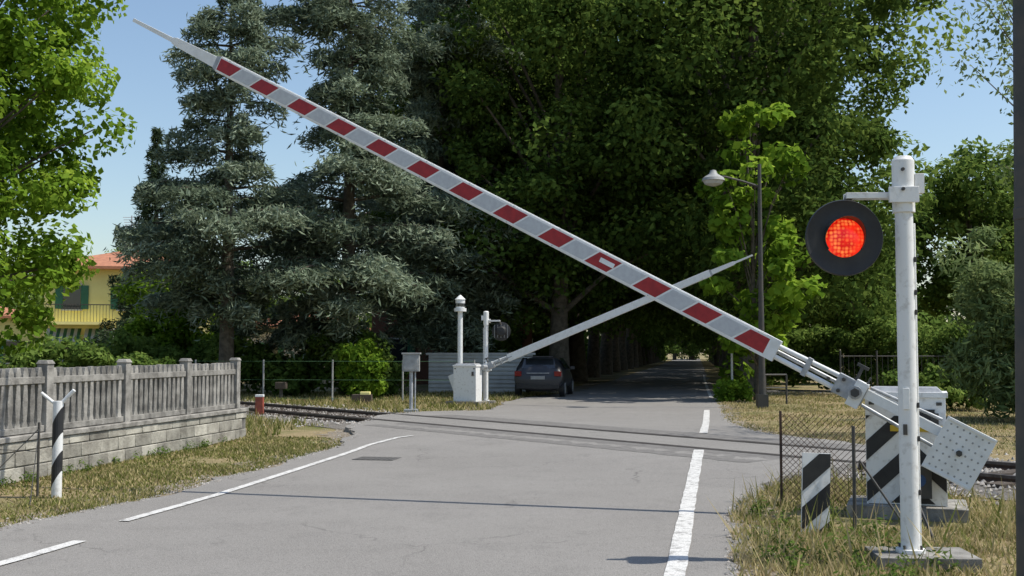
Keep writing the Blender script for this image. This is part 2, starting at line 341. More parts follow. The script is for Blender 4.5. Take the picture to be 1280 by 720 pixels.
# ------------------------------------------------------------------ barriers
def stripebox(mb,x0,x1,z0,z1,y,M,step,wd,sl,mat):
    def clip(poly,a,lo,keep):
        out=[]
        for i in range(len(poly)):
            p,q=poly[i],poly[(i+1)%len(poly)]; ip=(p[a]-lo)*keep>=0; iq=(q[a]-lo)*keep>=0
            if ip: out.append(p)
            if ip!=iq:
                t=(lo-p[a])/(q[a]-p[a]); out.append((p[0]+(q[0]-p[0])*t,p[1]+(q[1]-p[1])*t))
        return out
    z=z0-2
    while z<z1+2:
        dz=(x1-x0)*sl; poly=[(x0,z),(x1,z+dz),(x1,z+dz+wd),(x0,z+wd)]
        poly=clip(poly,1,z0,1); 
        if len(poly)>2: poly=clip(poly,1,z1,-1)
        if len(poly)>2: mb.prism(poly,y-.003,y+.003,M,mat)
        z+=step
def barrier(name,H,T,striped=True):
    H=Vector(H);T=Vector(T); D=T-H; L=D.length; d=D.normalized()
    Y=Vector((-d.y,d.x,0)).normalized(); Z=d.cross(Y)
    if Z.z<0: Z=-Z; Y=-Y if d.cross(Y).z<0 else Y
    M=Matrix.Translation(H)@Matrix(((d.x,Y.x,Z.x,0),(d.y,Y.y,Z.y,0),(d.z,Y.z,Z.z,0),(0,0,0,1)))
    e=empty(name,(H.x,H.y,0)); 
    mb=MB(); a,b=.0966*L,.851*L
    def tb(x0,x1,h0,h1,w0,w1,mat):
        vs=[M@Vector(p) for p in((x0,-w0,-h0),(x0,w0,-h0),(x0,w0,h0),(x0,-w0,h0),(x1,-w1,-h1),(x1,w1,-h1),(x1,w1,h1),(x1,-w1,h1))]
        mb.add(vs,[(0,1,2,3),(4,5,6,7),(0,1,5,4),(1,2,6,5),(2,3,7,6),(3,0,4,7)],mat)
    tb(a,b,.102,.09,.04,.034,0)
    tb(a,b,.112,.100,.030,.026,0)
    tb(b,b+.72,.07,.052,.025,.02,0); tb(b+.72,L,.030,.022,.018,.012,0)
    tb(b-.02,b+.06,.10,.075,.03,.027,3); tb(b+.66,b+.76,.055,.04,.024,.022,0)
    n=25; seg=(b-a)/n
    for i in range(n):
        x0=a+i*seg+.012; x1=a+(i+1)*seg-.012; hh=.080-.008*i/n; sl=.055; yy=.0425-.006*i/n
        s0=0 if i==0 else sl; s1=0 if i==n-1 else sl
        mb.prism([(x0+s0,-hh),(x1+s1,-hh),(x1-s1,hh),(x0-s0,hh)],yy-.004,yy+.001,M,1 if i%2==0 else 2)
    xl=a+6.35*seg; mb.box((xl,.0445,.01),(.17,.003,.05),M,0)
    for i in range(13):
        x0=a+(i*2+.5)*seg
        for z in(-.094,.094): mb.cyl((x0,.03,z),(x0,.044,z),.006,n=6,mat=3,M=M)
    mb.cyl((a+.05,.0,.05),(.0,.03,.075),.024,mat=0,M=M); mb.cyl((a+.05,.0,-.055),(.0,.03,-.06),.026,mat=0,M=M)
    mb.cyl((a+.05,-.03,0),(.1,-.06,0),.02,mat=3,M=M)
    mb.box((a-.02,0,0),(.16,.085,.22),M,0); mb.box((a*.55,.0,0),(.05,.1,.19),M,3)
    mb.box((.06,0,.0),(.30,.17,.20),M,3); mb.box((-.02,.02,-.01),(.12,.22,.26),M,0); mb.cyl((0,-.38,0),(0,.16,0),.065,mat=3,M=M)
    mb.cyl((0,.14,0),(0,.19,0),.045,n=6,mat=4,M=M)
    for q in((.15,.06),(.15,-.06),(.28,0)): mb.cyl((q[0],.08,q[1]),(q[0],.115,q[1]),.02,n=6,mat=4,M=M)
    mb.box((.05,.03,.17),(.03,.03,.16),M,4); mb.box((.05,.03,.25),(.12,.04,.03),M,4); mb.box((-.06,.05,.14),(.02,.02,.1),M,4)
    mb.box((-.45,.06,.03),(.9,.03,.09),M,0); mb.box((-.45,-.06,.03),(.9,.03,.09),M,0)
    mb.cyl((-.1,.09,-.08),(-.95,.09,-.12),.018,mat=3,M=M); mb.cyl((-.1,-.02,.10),(-.8,-.02,.14),.016,mat=3,M=M)
    for yy in(-.11,-.055,.0,.055,.11): mb.box((-1.06,yy,-.06),(.44,.035,.50),M,5)
    mb.box((-1.06,.134,-.06),(.47,.012,.53),M,5)
    for i in range(7):
        for j in range(7):
            if (i in(3,))and(j in(3,)): continue
            mb.cyl((-1.24+i*.06,.139,-.27+j*.07),(-1.24+i*.06,.1425,-.27+j*.07),.010,n=8,mat=6,M=M)
    for z in(-.31,.19): mb.box((-1.06,.146,z),(.44,.012,.025),M,0)
    mb.cyl((-1.06,.13,-.06),(-1.06,.17,-.06),.03,n=6,mat=4,M=M)
    mb.obj('boom',[WHITE,RED,REFL,GALV,DARKM,WHITE,GREY],e,bevel=.004)
    ang=math.atan2(d.y,d.x)+(math.pi if d.x<0 else 0)
    c=H+Vector((d.x,d.y,0)).normalized()*(-.44)+Vector((-Y.x,-Y.y,0))*.48
    B=rotz((c.x,c.y,0),ang)
    hb=MB()
    hb.box((0,0,.05),(1.1,.8,.14),B,4)
    hb.box((0,0,.64),(.74,.46,1.06),B,0)
    hb.box((0,0,1.185),(.78,.50,.05),B,0); hb.box((0,0,1.23),(.70,.42,.05),B,3,taper=.85)
    if striped:
        for fy in(-1,1):
            stripebox(hb,-.365,-.06,.14,.98,fy*.234,B,.40,.19,.95,1)
            stripebox(hb,.06,.365,.14,.70,fy*.234,B,.40,.19,-.95,1)
        hb.box((.1,-.237,.86),(.48,.012,.06),B,2)
        hb.box((.12,-.24,.99),(.30,.012,.11),B,1)
        hb.box((.12,-.33,.36),(.22,.14,.30),B,5); hb.cyl((.12,-.405,.38),(.12,-.402,.38),.06,n=20,mat=6,M=B)
    hb.box((.27,-.245,.95),(.07,.015,.12),B,5)
    for q in(-.3,.3): hb.cyl((q,-.2,0),(q,-.2,.14),.03,mat=3,M=B)
    hb.box((0,-.235,.12),(.7,.01,.012),B,5)
    for q in(-.31,.31): hb.box((q,-.236,1.10),(.05,.012,.03),B,5)
    hb.obj('housing',[WHITEW,BLACK,YEL2,GALV,CONC,DARKM,BLUE],e,bevel=.012)
    return e
barrier('level_crossing_barrier',(3.32,10.85,1.214),(-4.726,13.775,5.74))
barrier('level_crossing_barrier',(-.75,34.2,1.15),(6.72,31.2,4.30),False)
# ------------------------------------------------------------------ signals
def signal(name,x,y,h,ang,lit,lens):
    e=empty(name,(x,y,0)); B=rotz((x,y,0),ang)
    mb=MB()
    mb.box((.08,0,.04),(.72,.5,.12),B,2)
    mb.cyl((0,0,.05),(0,0,h),.069,.065,n=24,mat=0,M=B); mb.cyl((0,0,.10),(0,0,.13),.11,mat=0,M=B)
    for q in range(4): mb.cyl((.088*math.cos(q*1.57+.8),.088*math.sin(q*1.57+.8),.12),(.088*math.cos(q*1.57+.8),.088*math.sin(q*1.57+.8),.16),.011,n=6,mat=4,M=B)
    mb.cyl((0,0,h-.42),(0,0,h-.02),.083,n=24,mat=0,M=B); mb.cyl((0,0,h-.02),(0,0,h+.012),.083,.06,n=24,mat=0,M=B)
    mb.box((-.22,-.04,h-.29),(.44,.035,.045),B,0); mb.box((-.22,.04,h-.29),(.44,.035,.045),B,0)
    mb.box((-.02,-.083,h-.29),(.22,.03,.12),B,0); mb.box((.11,0,h-.2),(.07,.09,.15),B,0)
    mb.cyl((-.40,0,h-.27),(-.46,-.02,h-.42),.03,mat=4,M=B)
    for z in(.55,.95,1.2,1.9,2.05,2.3): mb.box((.067,-.03,z),(.018,.03,.04),B,4)
    mb.cyl((.08,.02,.1),(.08,.02,h-.5),.009,mat=0,M=B)
    mb.box((-.03,-.067,1.25),(.05,.012,.16),B,3); mb.box((-.04,-.068,1.02),(.03,.012,.08),B,4)
    for z in (h-.1,h-.25): mb.cyl((-.03,-.12,z),(-.03,-.09,z),.014,n=6,mat=4,M=B)
    mb.obj('post',[WHITEW,BLACK,CONC,WHITE,DARKM],e,bevel=.006)
    C=B@Matrix.Translation((-.465,-.06,h-.615))@Matrix.Rotation(math.radians(90),4,'X')
    hd=MB()
    hd.lathe([(.0,-.16),(.12,-.15),(.17,-.06),(.285,-.03),(.292,0),(.285,.02),(.262,.012),(.16,.01),(.15,.012)],C,48,0)
    vs=[];fs=[];n=24
    for i in range(n+1):
        t=math.radians(-35+250*i/n)
        ln=.05+.12*max(0,math.sin(t)); 
        for r,z in((.155,.0),(.155,ln),(.148,ln),(.148,0)): vs.append(C@Vector((r*math.cos(t),r*math.sin(t),z)))
    for i in range(n):
        for k in range(3): a=i*4+k; fs.append((a,a+1,a+5,a+4))
    hd.add(vs,fs,0)
    if not lit:
        for k in range(5): hd.box((-.2+k*.1,0,-.1),(.012,.4,.012),C,1)
    hd.obj('lamp_housing',[BLACK,GREY],e)
    ln=MB(); ln.lathe([(.15,.005),(.13,.02),(.08,.038),(.03,.046),(.0005,.048)],C,40,0); o=ln.obj('lamp_lens',[lens],e)
    return e
def lensmat(on):
    m,nt,b=newmat('red_lens_lit' if on else 'red_lens_off')
    b.inputs['Base Color'].default_value=(.25,.01,.01,1); b.inputs['Roughness'].default_value=.25
    if on:
        tc=nt.nodes.new('ShaderNodeTexCoord')
        v=nt.nodes.new('ShaderNodeTexVoronoi'); v.inputs['Scale'].default_value=34; v.inputs['Randomness'].default_value=.3
        nt.links.new(tc.outputs['Object'],v.inputs['Vector'])
        n2=noise(nt,8,2); 
        r=nt.nodes.new('ShaderNodeValToRGB'); e=r.color_ramp.elements; e[0].color=(1.0,.28,.06,1); e[1].color=(.45,.002,.002,1); e[1].position=.62
        nt.links.new(v.outputs['Distance'],r.inputs[0])
        c=mixc(nt,ramp(nt,n2,.38,.65),r.outputs[0],(.75,.02,.006))
        nt.links.new(c,b.inputs['Emission Color']); b.inputs['Emission Strength'].default_value=1.25
    return m
signal('level_crossing_signal',2.99,8.5,3.08,math.radians(-4),True,lensmat(True))
signal('level_crossing_signal',-.8,34.6,2.85,math.radians(176),False,lensmat(False))
B=rotz((2.66,9.95,-.07),.06)@Matrix.Rotation(math.radians(2),4,'Y')
mb=MB(); mb.box((0,0,.42),(.25,.02,.72),B,0); stripebox(mb,-.123,.123,.065,.775,-.0125,B,.34,.20,.9,1)
for q in(-.08,.08): mb.box((q,.025,.2),(.03,.025,.55),B,2)
e=empty('hazard_marker_board',(2.66,10,0)); mb.obj('panel',[WHITEW,BLACK,DARKM],e)
e=empty('wire_mesh_fence',(3.1,11.8,0)); mb=MB(); B=rotz((3.25,11.7,0),-.35)
for q in(-.45,.45): mb.cyl((q,0,0),(q,0,.98),.014,mat=0,M=B)
for i in range(-18,19):
    x0=-.45+i*.06
    for s_ in(1,-1):
        a0=max(-.45,x0) if s_>0 else min(.45,x0); 
        z0=abs(a0-x0); x1=x0+s_*.95; a1=min(.45,x1) if s_>0 else max(-.45,x1); z1=abs(a1-x0)
        if z1-z0>.03 and -.45<=a0<=.45: mb.cyl((a0,0,z0),(a1,0,z1),.0028,n=4,mat=0,M=B,caps=False)
mb.obj('netting',[RUST],e)
mb=MB(); mb.cyl((3.0,9.9,0),(3.0,9.9,.95),.016,mat=0); mb.cyl((3.42,9.6,0),(3.05,9.9,.65),.01,mat=0); mb.cyl((3.55,9.5,0),(3.42,9.9,.6),.012,mat=0); mb.obj('guy_stake',[DARKM])
mb=MB(); mb.cyl((2.50,5.5,0),(2.595,5.5,5.2),.060,.056,n=20); mb.cyl((2.545,5.5,2.25),(2.546,5.5,2.31),.066,n=20); mb.box((2.52,5.5,.03),(.3,.3,.06)); mb.obj('utility_pole',[DARKM],bevel=.004)
# ------------------------------------------------------------------ concrete fence
e=empty('concrete_picket_fence',(-6,14,0)); fb=MB()
ang=math.atan2(1,.16)
B0=rotz((wallx(20.6),20.6,0),ang)
def picket(mb,x,z0,z1,w):
    zc=[0,.10,.16,.45,.74,.80,.9,1]; wc=[.95,.95,.6,.98,.6,.95,.95,.45]
    L=[(x-w/2*k,z0+(z1-z0)*t) for t,k in zip(zc,wc)]; R=[(x+w/2*k,z0+(z1-z0)*t) for t,k in zip(zc,wc)]
    mb.prism(L+R[::-1],-.035,.035,B0,0,random.uniform(.1,.9))
Lf=14.3
for i in range(8):
    x=-i*2.04; fb.box((x,0,.78),(.15,.15,1.36),B0,0,random.uniform(.4,.9)); fb.box((x,0,1.47),(.18,.18,.05),B0,0,.6,taper=.7)
    if i<7:
        fb.box((x-1.02,.0,.62),(1.88,.10,.08),B0,0,.5); fb.box((x-1.02,.0,1.24),(1.88,.09,.09),B0,0,.6)
        for j in range(12): picket(fb,x-.17-j*.155,.60,1.40+random.uniform(-.008,.008),.118)
fb.obj('pickets',[CONC],e,bevel=.006)
fb=MB(); z=0
for r in range(3):
    h=[.19,.19,.12][r]
    x=.1 if r%2 else .3
    while x>-Lf-.5:
        fb.box((x-.25,0,z+h/2),(.49,.22+random.uniform(-.012,.012),h-.012),B0,0,random.uniform(.1,.9)); x-=.5
    z+=h
fb.box((-Lf/2,0,.25),(Lf+.6,.19,.48),B0,1,.1); fb.box((-Lf/2,0,.535),(Lf+.7,.27,.07),B0,1,.8)
fb.obj('block_base',[BLOCK,CONC],e,bevel=.01)
mb=MB(); M=Matrix.Translation((-5.0,12.4,0))
mb.cyl((0,0,0),(0,0,1.06),.055,n=16,mat=0,M=M)
for z0,z1 in((.20,.42),(.62,.90)): 
    for i in range(16):
        a=i/16*2*math.pi; a2=(i+1)/16*2*math.pi; r=.0575; q=.10
        f=lambda t,z:(r*math.cos(t),r*math.sin(t),z+q*math.cos(t))
        mb.add([M@Vector(f(a,z0)),M@Vector(f(a2,z0)),M@Vector(f(a2,z1)),M@Vector(f(a,z1))],[(0,1,2,3)],1)
mb.cyl((0,0,1.0),(-.19,0,1.15),.018,mat=0,M=M); mb.cyl((0,0,1.0),(.17,0,1.18),.022,mat=0,M=M)
mb.obj('striped_marker_post',[WHITEW,BLACK])
mb=MB(); mb.cyl((-5.25,12.5,0),(-5.25,12.5,.82),.014); mb.cyl((-5.25,12.5,.75),(-5.85,12.1,0),.006,n=6); mb.cyl((-5.25,12.5,.75),(-4.95,11.6,0),.005,n=6); mb.cyl((-5.25,12.5,.5),(-5.95,12.6,.52),.005,n=6); mb.obj('thin_stake',[DARKM])
mb=MB(); M=Matrix.Translation((-2.6,29,0)); mb.cyl((0,0,0),(0,0,1.1),.05,mat=1,M=M); mb.box((0,0,.06),(.35,.35,.14),M,1); mb.box((0,0,1.32),(.42,.28,.44),M,0); mb.box((0,-.0,1.56),(.48,.34,.04),M,0); mb.box((0,-.145,1.32),(.34,.012,.36),M,0); mb.cyl((.1,0,0),(.1,0,1.1),.02,mat=1,M=M)
mb.obj('electrical_cabinet',[GREY,GALV],bevel=.01)
mb=MB(); M=Matrix.Translation((-1.6,34.6,0)); mb.cyl((0,0,0),(0,0,2.95),.085,.075,n=16,mat=0,M=M); mb.cyl((0,0,2.95),(0,0,3.22),.14,.15,n=16,mat=0,M=M); mb.cyl((0,0,3.22),(0,0,3.36),.17,.02,n=16,mat=0,M=M); mb.cyl((0,0,2.85),(0,0,2.95),.19,n=16,mat=0,M=M)
mb.cyl((0,0,3.0),(0,0,3.1),.153,n=16,mat=1,M=M); mb.obj('beacon_mast',[WHITE,GLASS])
mb=MB(); M=Matrix.Translation((-6.35,28.3,0)); mb.box((0,0,.24),(.2,.14,.48),M,0); mb.box((0,0,.5),(.21,.15,.06),M,1); mb.obj('kilometre_marker_stone',[surf('red_marker',(.35,.08,.05),(.2,.06,.04)),WHITE],bevel=.01)
mb=MB(); M=Matrix.Translation((-7.6,37,0)); mb.cyl((0,0,0),(0,0,.5),.06,mat=0,M=M); mb.box((0,0,.5),(.35,.3,.22),M,1); mb.obj('track_equipment_box',[DARKM,WOOD],bevel=.01)
mb=MB(); M=Matrix.Translation((-4.6,34.5,0)); mb.box((0,0,.15),(.6,.35,.3),M,1); mb.box((.1,0,.33),(.3,.25,.1),M,0); mb.obj('track_equipment_box',[YELL,WOOD],bevel=.01)
mb=MB()
for i in range(7):
    x=-15+i*2.3; y=37.5-.3*i; mb.cyl((x,y,0),(x,y,1.35),.028,mat=0,n=8)
for z in(.1,.7,1.3): mb.cyl((-15,37.5,z),(-1.2,35.66,z),.005,n=4,mat=1)
mb.obj('wire_fence',[GREY,surf('green_wire',(.06,.14,.07),(.07,.16,.08))])
mb=MB()
for i in range(26): x=11.8+i*.2; mb.cyl((x,40,0),(x,40,1.5),.010,mat=0,n=5)
for z in(.2,1.45): mb.cyl((11.7,40,z),(17,40,z),.018,mat=0)
for i in range(5): mb.cyl((11.7+i*1.3,40,0),(11.7+i*1.3,40,1.65),.035,mat=0)
mb.obj('metal_fence',[DARKM])
mb=MB(); M=rotz((8.1,34.5,0),.2)
for q in(-.35,.35): mb.cyl((q,0,0),(q,0,.9),.03,mat=0,M=M)
mb.cyl((-.35,0,.9),(.35,0,.9),.03,mat=0,M=M); mb.cyl((-.35,0,.5),(.35,0,.5),.02,mat=0,M=M); mb.obj('pedestrian_barrier',[DARKM])
mb=MB(); mb.cyl((7.15,36.5,0),(7.15,36.5,2.3),.035,n=10); mb.box((7.15,36.46,2.0),(.12,.02,.5),mat=0); mb.obj('traffic_sign',[PALE])
# ------------------------------------------------------------------ street lamp
mb=MB(); x,y=7.12,32.0
mb.cyl((x,y,0),(x,y,3.2),.10,.075,n=14); mb.cyl((x,y,3.2),(x,y,7.0),.07,.05,n=14)
mb.path([(x,y,6.35),(x-.5,y-.05,6.5),(x-1.0,y-.1,6.62),(x-1.25,y-.12,6.62)],[.035,.03,.03,.035],8)
C=Matrix.Translation((x-1.35,y-.12,6.5)); mb.lathe([(.0,.32),(.08,.3),(.12,.2),(.30,.08),(.33,.0),(.31,-.01)],C,24,1); mb.lathe([(.30,.0),(.24,-.10),(.1,-.15),(.001,-.16)],C,24,2)
mb.box((x,y,.2),(.3,.3,.4)); mb.obj('street_lamp',[DARKM,GREY,surf('lamp_bowl',(.45,.47,.47),(.4,.4,.4),3,.3)])
# ------------------------------------------------------------------ car
def car(name,x,y,ang):
    e=empty(name,(x,y,0)); B=rotz((x,y,0),ang); mb=MB()
    S=[(0,.70,.32,.80,.55,.82,.62,.74,.66),(.06,.72,.24,.84,.5,.85,.88,.72,.95),(.2,.74,.22,.87,.5,.87,.93,.68,1.12),(.48,.74,.2,.88,.5,.88,.95,.60,1.40),(.8,.74,.2,.89,.5,.89,.95,.60,1.47),(1.6,.74,.2,.89,.5,.89,.94,.61,1.49),(2.2,.74,.2,.89,.5,.88,.94,.58,1.42),(2.85,.74,.2,.88,.5,.87,.93,.62,1.02),(3.6,.74,.2,.86,.5,.84,.85,.62,.88),(4.0,.68,.25,.78,.5,.74,.7,.6,.72)]
    vs=[];fs=[]
    for s in S:
        yy,hb,zb,hm,zm,hw,zw,hr,zr=s
        for p in((-hb,zb),(-hm,zm),(-hw,zw),(-hr,zr),(hr,zr),(hw,zw),(hm,zm),(hb,zb)): vs.append(B@Vector((p[0],yy,p[1])))
    for i in range(len(S)-1):
        for k in range(8): a=i*8+k; b=i*8+(k+1)%8; fs.append((a,b,b+8,a+8))
    fs+=[tuple(range(8)),tuple(range(len(S)*8-1,len(S)*8-9,-1))]
    mb.add(vs,fs,0); o=mb.obj('body',[CARP],e); m=o.modifiers.new('s','SUBSURF'); m.levels=2; m.render_levels=2
    mb=MB()
    mb.add([B@Vector(p) for p in((-.60,.135,1.02),(.60,.135,1.02),(.53,.42,1.36),(-.53,.42,1.36))],[(0,1,2,3)],0)
    for sx in(-1,1):
        mb.add([B@Vector(p) for p in((sx*.885,.75,.98),(sx*.88,2.55,.98),(sx*.66,2.0,1.38),(sx*.66,.85,1.40))],[(0,1,2,3)],0)
        mb.box((sx*.70,.03,.84),(.24,.10,.17),B,1)
        for yy in(.72,3.25): mb.cyl((sx*.70,yy,.32),(sx*.88,yy,.32),.32,n=24,mat=2,M=B); mb.cyl((sx*.88,yy,.32),(sx*.892,yy,.32),.2,n=18,mat=4,M=B)
        mb.box((sx*.98,2.3,1.02),(.16,.1,.12),B,5)
    mb.box((0,-.005,.70),(.50,.02,.12),B,3); mb.box((0,0,.40),(1.5,.1,.16),B,2); mb.box((0,.3,1.44),(1.0,.22,.03),B,5); mb.box((0,.02,.86),(.8,.02,.03),B,4)
    mb.obj('fittings',[GLASS,TAIL,BLACK,GREY,GALV,CARP],e,bevel=.01)
car('parked_car',.90,39.3,-.16)
# ------------------------------------------------------------------ buildings
def house(name,x0,x1,y0,y1,h,rh,wall,seed=1,awn=False,rot=0):
    e=empty(name,((x0+x1)/2,y0,0))
    mb=MB(); mb.box(((x0+x1)/2,(y0+y1)/2,h/2),(x1-x0,y1-y0,h)); mb.obj('walls',[wall],e)
    o=.6; cx,cy=(x0+x1)/2,(y0+y1)/2; rl=max(0,(x1-x0)-(y1-y0))/2+.4
    mb=MB(); mb.add([(x0-o,y0-o,h-.1),(x1+o,y0-o,h-.1),(x1+o,y1+o,h-.1),(x0-o,y1+o,h-.1),(cx-rl,cy,h+rh),(cx+rl,cy,h+rh),(x0-o,y0-o,h+.05),(x1+o,y0-o,h+.05),(x1+o,y1+o,h+.05),(x0-o,y1+o,h+.05)],
        [(0,1,2,3),(6,7,5,4),(7,8,5),(8,9,4,5),(9,6,4),(0,1,7,6),(1,2,8,7),(2,3,9,8),(3,0,6,9)]); mb.box((cx+.5,cy-.6,h+rh),(.5,.5,1.0)); 
    mb.obj('roof',[TILE],e)
    mb=MB(); 
    nfl=max(1,int(h//2.9)); nw=int((x1-x0)//2.6)
    for f in range(nfl):
        for i in range(nw):
            wx=x0+(i+.5)*(x1-x0)/nw; wz=1.6+f*2.9
            mb.box((wx,y0-.02,wz),(.85,.06,1.25),mat=0); mb.box((wx,y0-.06,wz-.68),(1.05,.14,.07),mat=2); mb.box((wx,y0-.05,wz+.68),(1.0,.08,.08),mat=2)
            for s_ in(-1,1): mb.box((wx+s_*.64,y0-.05,wz),(.38,.05,1.25),mat=1)
    for f in range(nfl):
        for i in range(3):
            wy=y0+(i+.5)*(y1-y0)/3; wz=1.6+f*2.9
            mb.box((x1+.02,wy,wz),(.06,.95,1.35),mat=0)
            mb.box((x0-.02,wy,wz),(.06,.95,1.35),mat=0)
    mb.obj('windows',[GLASS,GREEN,PALE],e)
    if awn:
        mb=MB()
        for f in(1,):
            z=f*2.9+.2; mb.box((x0+1.9,y0-.6,z),(3.4,1.2,.15),mat=0)
            for i in range(22): mb.cyl((x0+.25+i*.157,y0-1.15,z),(x0+.25+i*.157,y0-1.15,z+.95),.012,n=4,mat=2)
            mb.box((x0+1.9,y0-1.15,z+.97),(3.4,.05,.05),mat=2)
        for z in(2.9,):
            for k in range(2):
                for i in range(10):
                    xx=x0+.2+k*1.9+i*.17; mb.add([(xx,y0-.05,z-.05),(xx+.17,y0-.05,z-.05),(xx+.17,y0-1.0,z-.75),(xx,y0-1.0,z-.75),(xx+.17,y0-1.0,z-.95),(xx,y0-1.0,z-.95)],[(0,1,2,3),(3,2,4,5)],1 if i%2 else 3)
        mb.obj('balcony',[YELL,GREEN,DARKM,PALE],e)
    e.rotation_euler=(0,0,rot); return e
house('yellow_house',-24.8,-16.5,60,69,6.1,1.35,YELL,1,True,math.radians(14))
house('yellow_house',-37,-28.2,66,74,3.7,.9,YELL,2,False,math.radians(14))
house('brown_house',-7,1.0,56,65,8.4,1.6,BRICKP,3)
house('house_with_red_roof',-17.5,-11,74,82,3.3,1.1,PALE,4)
mb=MB()
for (x,y,z,h) in((-21.5,63,7.0,2.3),(-20.6,64,7.2,1.6),(-22.2,64,6.8,1.4)):
    mb.cyl((x,y,z-.6),(x,y,z+h),.03,n=6)
    for i in range(5): mb.cyl((x-.5+i*.04,y,z+h-.1-i*.14),(x+.5-i*.04,y,z+h-.1-i*.14),.014,n=4)
mb.obj('roof_antenna',[GALV])
mb=MB()
mb.box((-1.2,43.2,.75),(4.0,.2,1.5),mat=0)
for i in range(9): mb.box((-1.2,43.08,.12+i*.16),(4.0,.05,.07),mat=0)
mb.box((-1.2,43.2,1.53),(4.2,.3,.08),mat=0)
mb.obj('white_garden_wall',[PALE])
# ------------------------------------------------------------------ trees
def clumps(cs,rs,per,size,flat=.75,sizevar=.35,up=.5):
    n=len(cs); C=np.repeat(cs,per,0); R=np.repeat(rs,per)[:,None]
    D=unit(rng.normal(size=(n*per,3))); rad=rng.uniform(.35,1.08,(n*per,1))**.6
    P=C+D*rad*R*np.array([1,1,flat]); Nn=D*.7+rng.normal(0,.55,(n*per,3))+np.array([0,0,up])
    S=size*rng.uniform(1-sizevar,1+sizevar,n*per)
    T=np.clip(np.repeat(rng.normal(.45,.18,n),per)+rng.normal(0,.17,n*per)+D[:,2]*.12,0,1)
    return P,Nn,S,T
def crown(name,radii,zc,ncl,cr,per,size,mat,seed=0,inner=.35,aspect=.6,lump=.18,flat=.75,bottom=None):
    D=unit(rng.normal(size=(ncl,3))); ph=rng.uniform(0,6.28,6)
    l=1+lump*(np.sin(D[:,0]*3+ph[0])+np.sin(D[:,1]*4+ph[1])+np.sin(D[:,2]*5+ph[2]))/1.5
    rad=(rng.uniform(inner**3,1,ncl)**(1/3))*l
    cs=D*rad[:,None]*np.array(radii)+np.array([0,0,zc])
    if bottom is not None: cs[:,2]=np.maximum(cs[:,2],bottom+rng.uniform(0,1,ncl))
    rs=cr*rng.uniform(.6,1.35,ncl)
    P,Nn,S,T=clumps(cs,rs,per,size,flat)
    return leafmesh(name,P,Nn,S,T,mat,aspect),cs
def trunkmesh(name,h,r,cs,nb,z0):
    mb=MB(); pts=[];rs=[]; x=y=0
    for i in range(7):
        t=i/6; pts.append((x,y,h*t)); rs.append(r*(1.25 if i==0 else 1)*(1-.75*t)); x+=random.uniform(-.15,.15);y+=random.uniform(-.15,.15)
    mb.path(pts,rs,12)
    idx=np.random.RandomState(3).permutation(len(cs))[:nb]
    for i in idx:
        c=cs[i]; zb=min(max(z0,c[2]*.55),h*.9); t=zb/h*6; k=int(min(t,5)); f=t-k
        a=Vector(pts[k]).lerp(Vector(pts[k+1]),f); b=Vector(c); m=a.lerp(b,.5)+Vector((0,0,.4)); rr=r*(1-.75*zb/h)*.4
        mb.path([a,m,b],[rr,rr*.6,rr*.2],6)
    return mb.mesh(name,[BARK])
def plant_tree(name,loc,tm,cm,s=1,rot=0,sz=None):
    e=empty(name,loc); e.scale=(s,s,sz or s); e.rotation_euler=(0,0,rot)
    if tm: obj_from('trunk',tm,e)
    obj_from('crown',cm,e); return e
if wc:
    P,Nn,S,T=clumps(np.array(wc),np.array(wr),45,.05,1.0); P[:,2]=np.maximum(P[:,2],.01)
    obj_from('weeds',leafmesh('weeds',P,Nn,S,T*.8,L_HED,.35))
LIN=[]
for i in range(3):
    cm,cs=crown('linden_crown_%d'%i,(5.6,5.6,8.2),11.2,235,1.15,230,.25,L_LIN,inner=.4,bottom=2.6)
    LIN.append((trunkmesh('linden_trunk_%d'%i,17,.40,cs,22,3.0),cm))
FAR=[]
for i in range(2):
    cm,cs=crown('linden_far_crown_%d'%i,(5.6,5.6,7.6),10.6,130,1.4,100,.5,L_LIN,inner=.5,bottom=2.8)
    FAR.append((trunkmesh('linden_far_trunk_%d'%i,15,.42,cs,10,3.0),cm))
plant_tree('linden_tree',(9.2,43,0),*LIN[0],1.08,.4)
plant_tree('linden_tree',(1.9,45.5,0),*LIN[1],1.0,1.4)
rr=random.Random(9)
for i in range(17):
    y=51.5+i*9; xc=5.2+.165*(y-44); A=LIN[i%3] if i<2 else FAR[i%2]; A2=LIN[(i+1)%3] if i<2 else FAR[(i+1)%2]
    plant_tree('linden_tree',(xc+4.6,y,0),*A,rr.uniform(.95,1.1),rr.uniform(0,6))
    plant_tree('linden_tree',(xc-4.3,y+1,0),*A2,rr.uniform(.95,1.1),rr.uniform(0,6))
for x,y in((32,222),(37,230),(43,222),(38,240),(27,230)): plant_tree('linden_tree',(x,y,-2.5),*FAR[0],1.1,x)
plant_tree('linden_tree',(-3.2,52,0),*LIN[2],.95,2.2)
cm,cs=crown('sapling_crown',(2.0,1.4,4.2),5.6,52,.55,70,.30,L_BRI,inner=.3,aspect=.8,lump=.3)
plant_tree('sapling_tree',(8.0,36.6,0),trunkmesh('sapling_trunk',8,.12,cs,22,1.0),cm)
cm,cs=crown('maple_crown',(3.8,3.8,5.3),6.8,230,.70,260,.165,L_BRI,inner=.35,aspect=.7,lump=.10)
plant_tree('maple_tree',(-12.6,23.5,0),trunkmesh('maple_trunk',9,.22,cs,40,1.8),cm)
cm2,cs2=crown('ash_crown',(4.2,4.2,5.2),7.6,130,1.1,150,.34,L_HED,inner=.4)
tm2=trunkmesh('ash_trunk',11,.28,cs2,24,2)
